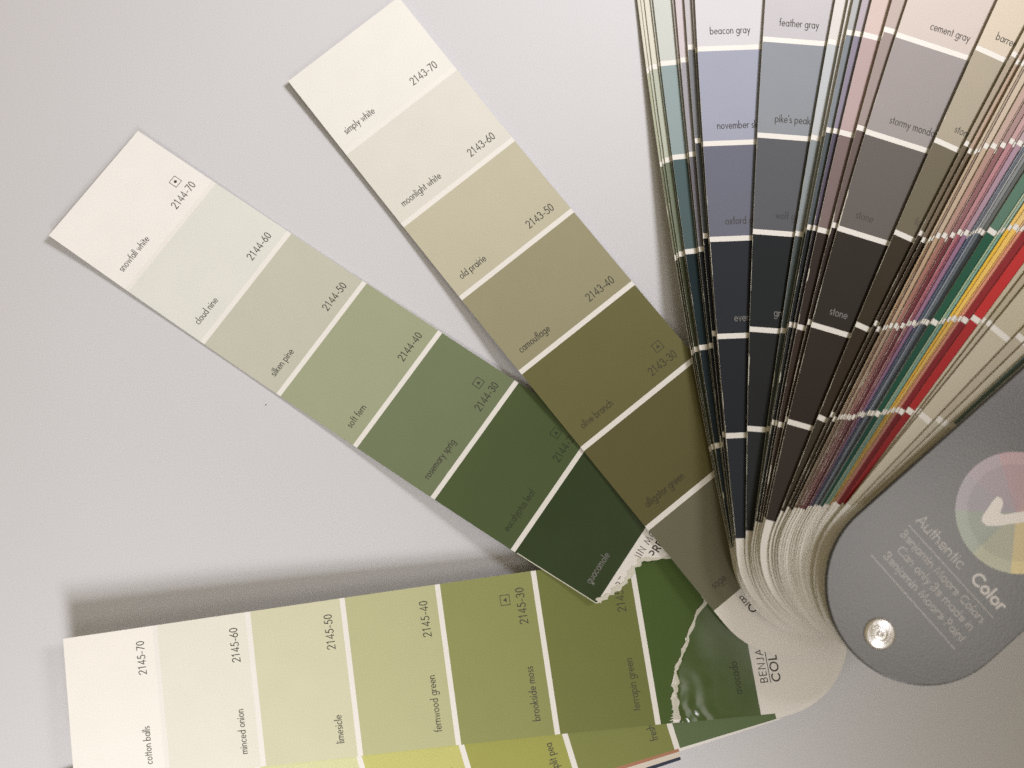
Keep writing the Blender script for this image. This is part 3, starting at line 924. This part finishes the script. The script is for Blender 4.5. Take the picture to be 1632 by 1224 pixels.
# colour wheel and check mark
wc = unproject(1620, 817, ZC)
WR = (unproject(1718, 817, ZC) - wc).length
wedges = [(20, 62, (150, 112, 116)), (62, 105, (142, 108, 118)), (105, 142, (130, 116, 130)), (142, 178, (122, 116, 132)),
          (178, 222, (116, 130, 116)), (222, 262, (136, 142, 112)), (262, 305, (182, 166, 92)), (305, 345, (186, 160, 92)), (345, 380, (168, 128, 100))]
V, Fs, cols_ = [], [], []
wheel = None
for a0, a1, cc in wedges:
    for r0, r1, k in ((0.0, .80, 1.0), (.80, 1.0, 1.22)):
        V, Fs = [], []
        m = 8
        for j in range(m + 1):
            a = math.radians(a0 + (a1 - a0) * j / m)
            for rr in (r0, r1):
                V.append(wc + Vector((math.cos(a), math.sin(a), 0)) * WR * rr + Vector((0, 0, 0.05 * MM)))
        for j in range(m):
            Fs.append((2 * j, 2 * j + 1, 2 * j + 3, 2 * j + 2) if r0 > 0 else (2 * j, 2 * j + 1, 2 * j + 3))
        if r0 == 0.0:
            V = [V[0]] + V[1::2]
            Fs = [(0, j + 1, j + 2) for j in range(m)]
        wd = mesh_obj("wheel_segment", V, Fs, M_PRINT, cover, False, tuple(min(.8, (q * .72 + .06) * k * 1.6) for q in rgb(cc)))
ck = [(1583, 797), (1590, 791), (1597, 795), (1599, 803), (1594, 818), (1600, 820), (1632, 815), (1690, 800), (1692, 818), (1640, 831), (1590, 838), (1572, 838), (1564, 830), (1566, 822)]
V = [unproject(x, y, ZC + 0.10 * MM) for x, y in ck] + [unproject(x, y, ZC + 0.06 * MM) for x, y in ck]
n = len(ck)
Fs = [tuple(reversed(range(n)))] + [(j, (j + 1) % n, n + (j + 1) % n, n + j) for j in range(n)]
mesh_obj("check_mark", V, Fs, M_PRINT, cover, False, (0.84, 0.82, 0.79))

# print on the cover
def cover_text(text, px, py, size, weight, ink, track=0.1, name="cover_print", lift=.05):
    o = unproject(px, py, ZC)
    d = (unproject(1583, 985, ZC) - unproject(1448, 837, ZC)).normalized()
    up = Vector((-d.y, d.x, 0))
    st, w = text_strokes(text, size, 0, 0, track)
    V, Fs = ribbon_mesh(st, weight, lambda x, y, k: o + d * x * MM + up * y * MM + Vector((0, 0, lift * MM + k * 4e-7)))
    mesh_obj(name, V, Fs, M_PRINT, cover, False, ink)


G1, G2, G3 = (0.46, 0.45, 0.44), (0.66, 0.65, 0.64), (0.36, 0.355, 0.35)
cover_text("Authentic", 1459, 831, 2.25, .42, G1, .12)
cover_text("Color", 1547, 924, 2.35, .80, G2, .2)
cover_text("Benjamin Moore Colors", 1435, 853, 1.62, .42, G3, .12)
cover_text("Can only Be made in", 1429, 878, 1.62, .42, G3, .14)
cover_text("Benjamin Moore Paint", 1408, 888, 1.62, .42, G3, .16)
for a, c_ in (((1448, 837), (1583, 985)), ((1388, 884), (1522, 1035))):
    A, B = unproject(*a, ZC), unproject(*c_, ZC)
    L = (B - A).length / MM
    d = (B - A).normalized(); up = Vector((-d.y, d.x, 0))
    V, Fs = ribbon_mesh([[(0, 0), (L, 0)]], .28, lambda x, y, k: A + d * x * MM + up * y * MM + Vector((0, 0, .05 * MM)))
    mesh_obj("printed_rule", V, Fs, M_PRINT, cover, False, G1)

# a crumb on the table
p = unproject(424, 645, 0)
V, Fs = [], []
rc = random.Random(2)
for k in range(6):
    a = k * math.pi / 3
    V.append(p + Vector((math.cos(a) * rc.uniform(.2, .4), math.sin(a) * rc.uniform(.2, .4), 0.01)) * MM)
V.append(p + Vector((0, 0, .45)) * MM)
Fs = [(k, (k + 1) % 6, 6) for k in range(6)] + [tuple(reversed(range(6)))]
tag(mesh_obj("crumb", V, Fs, M_INK, None, False, (.16, .13, .10)), "tiny dark crumb on the pale table beside the fern green strip", "crumb")
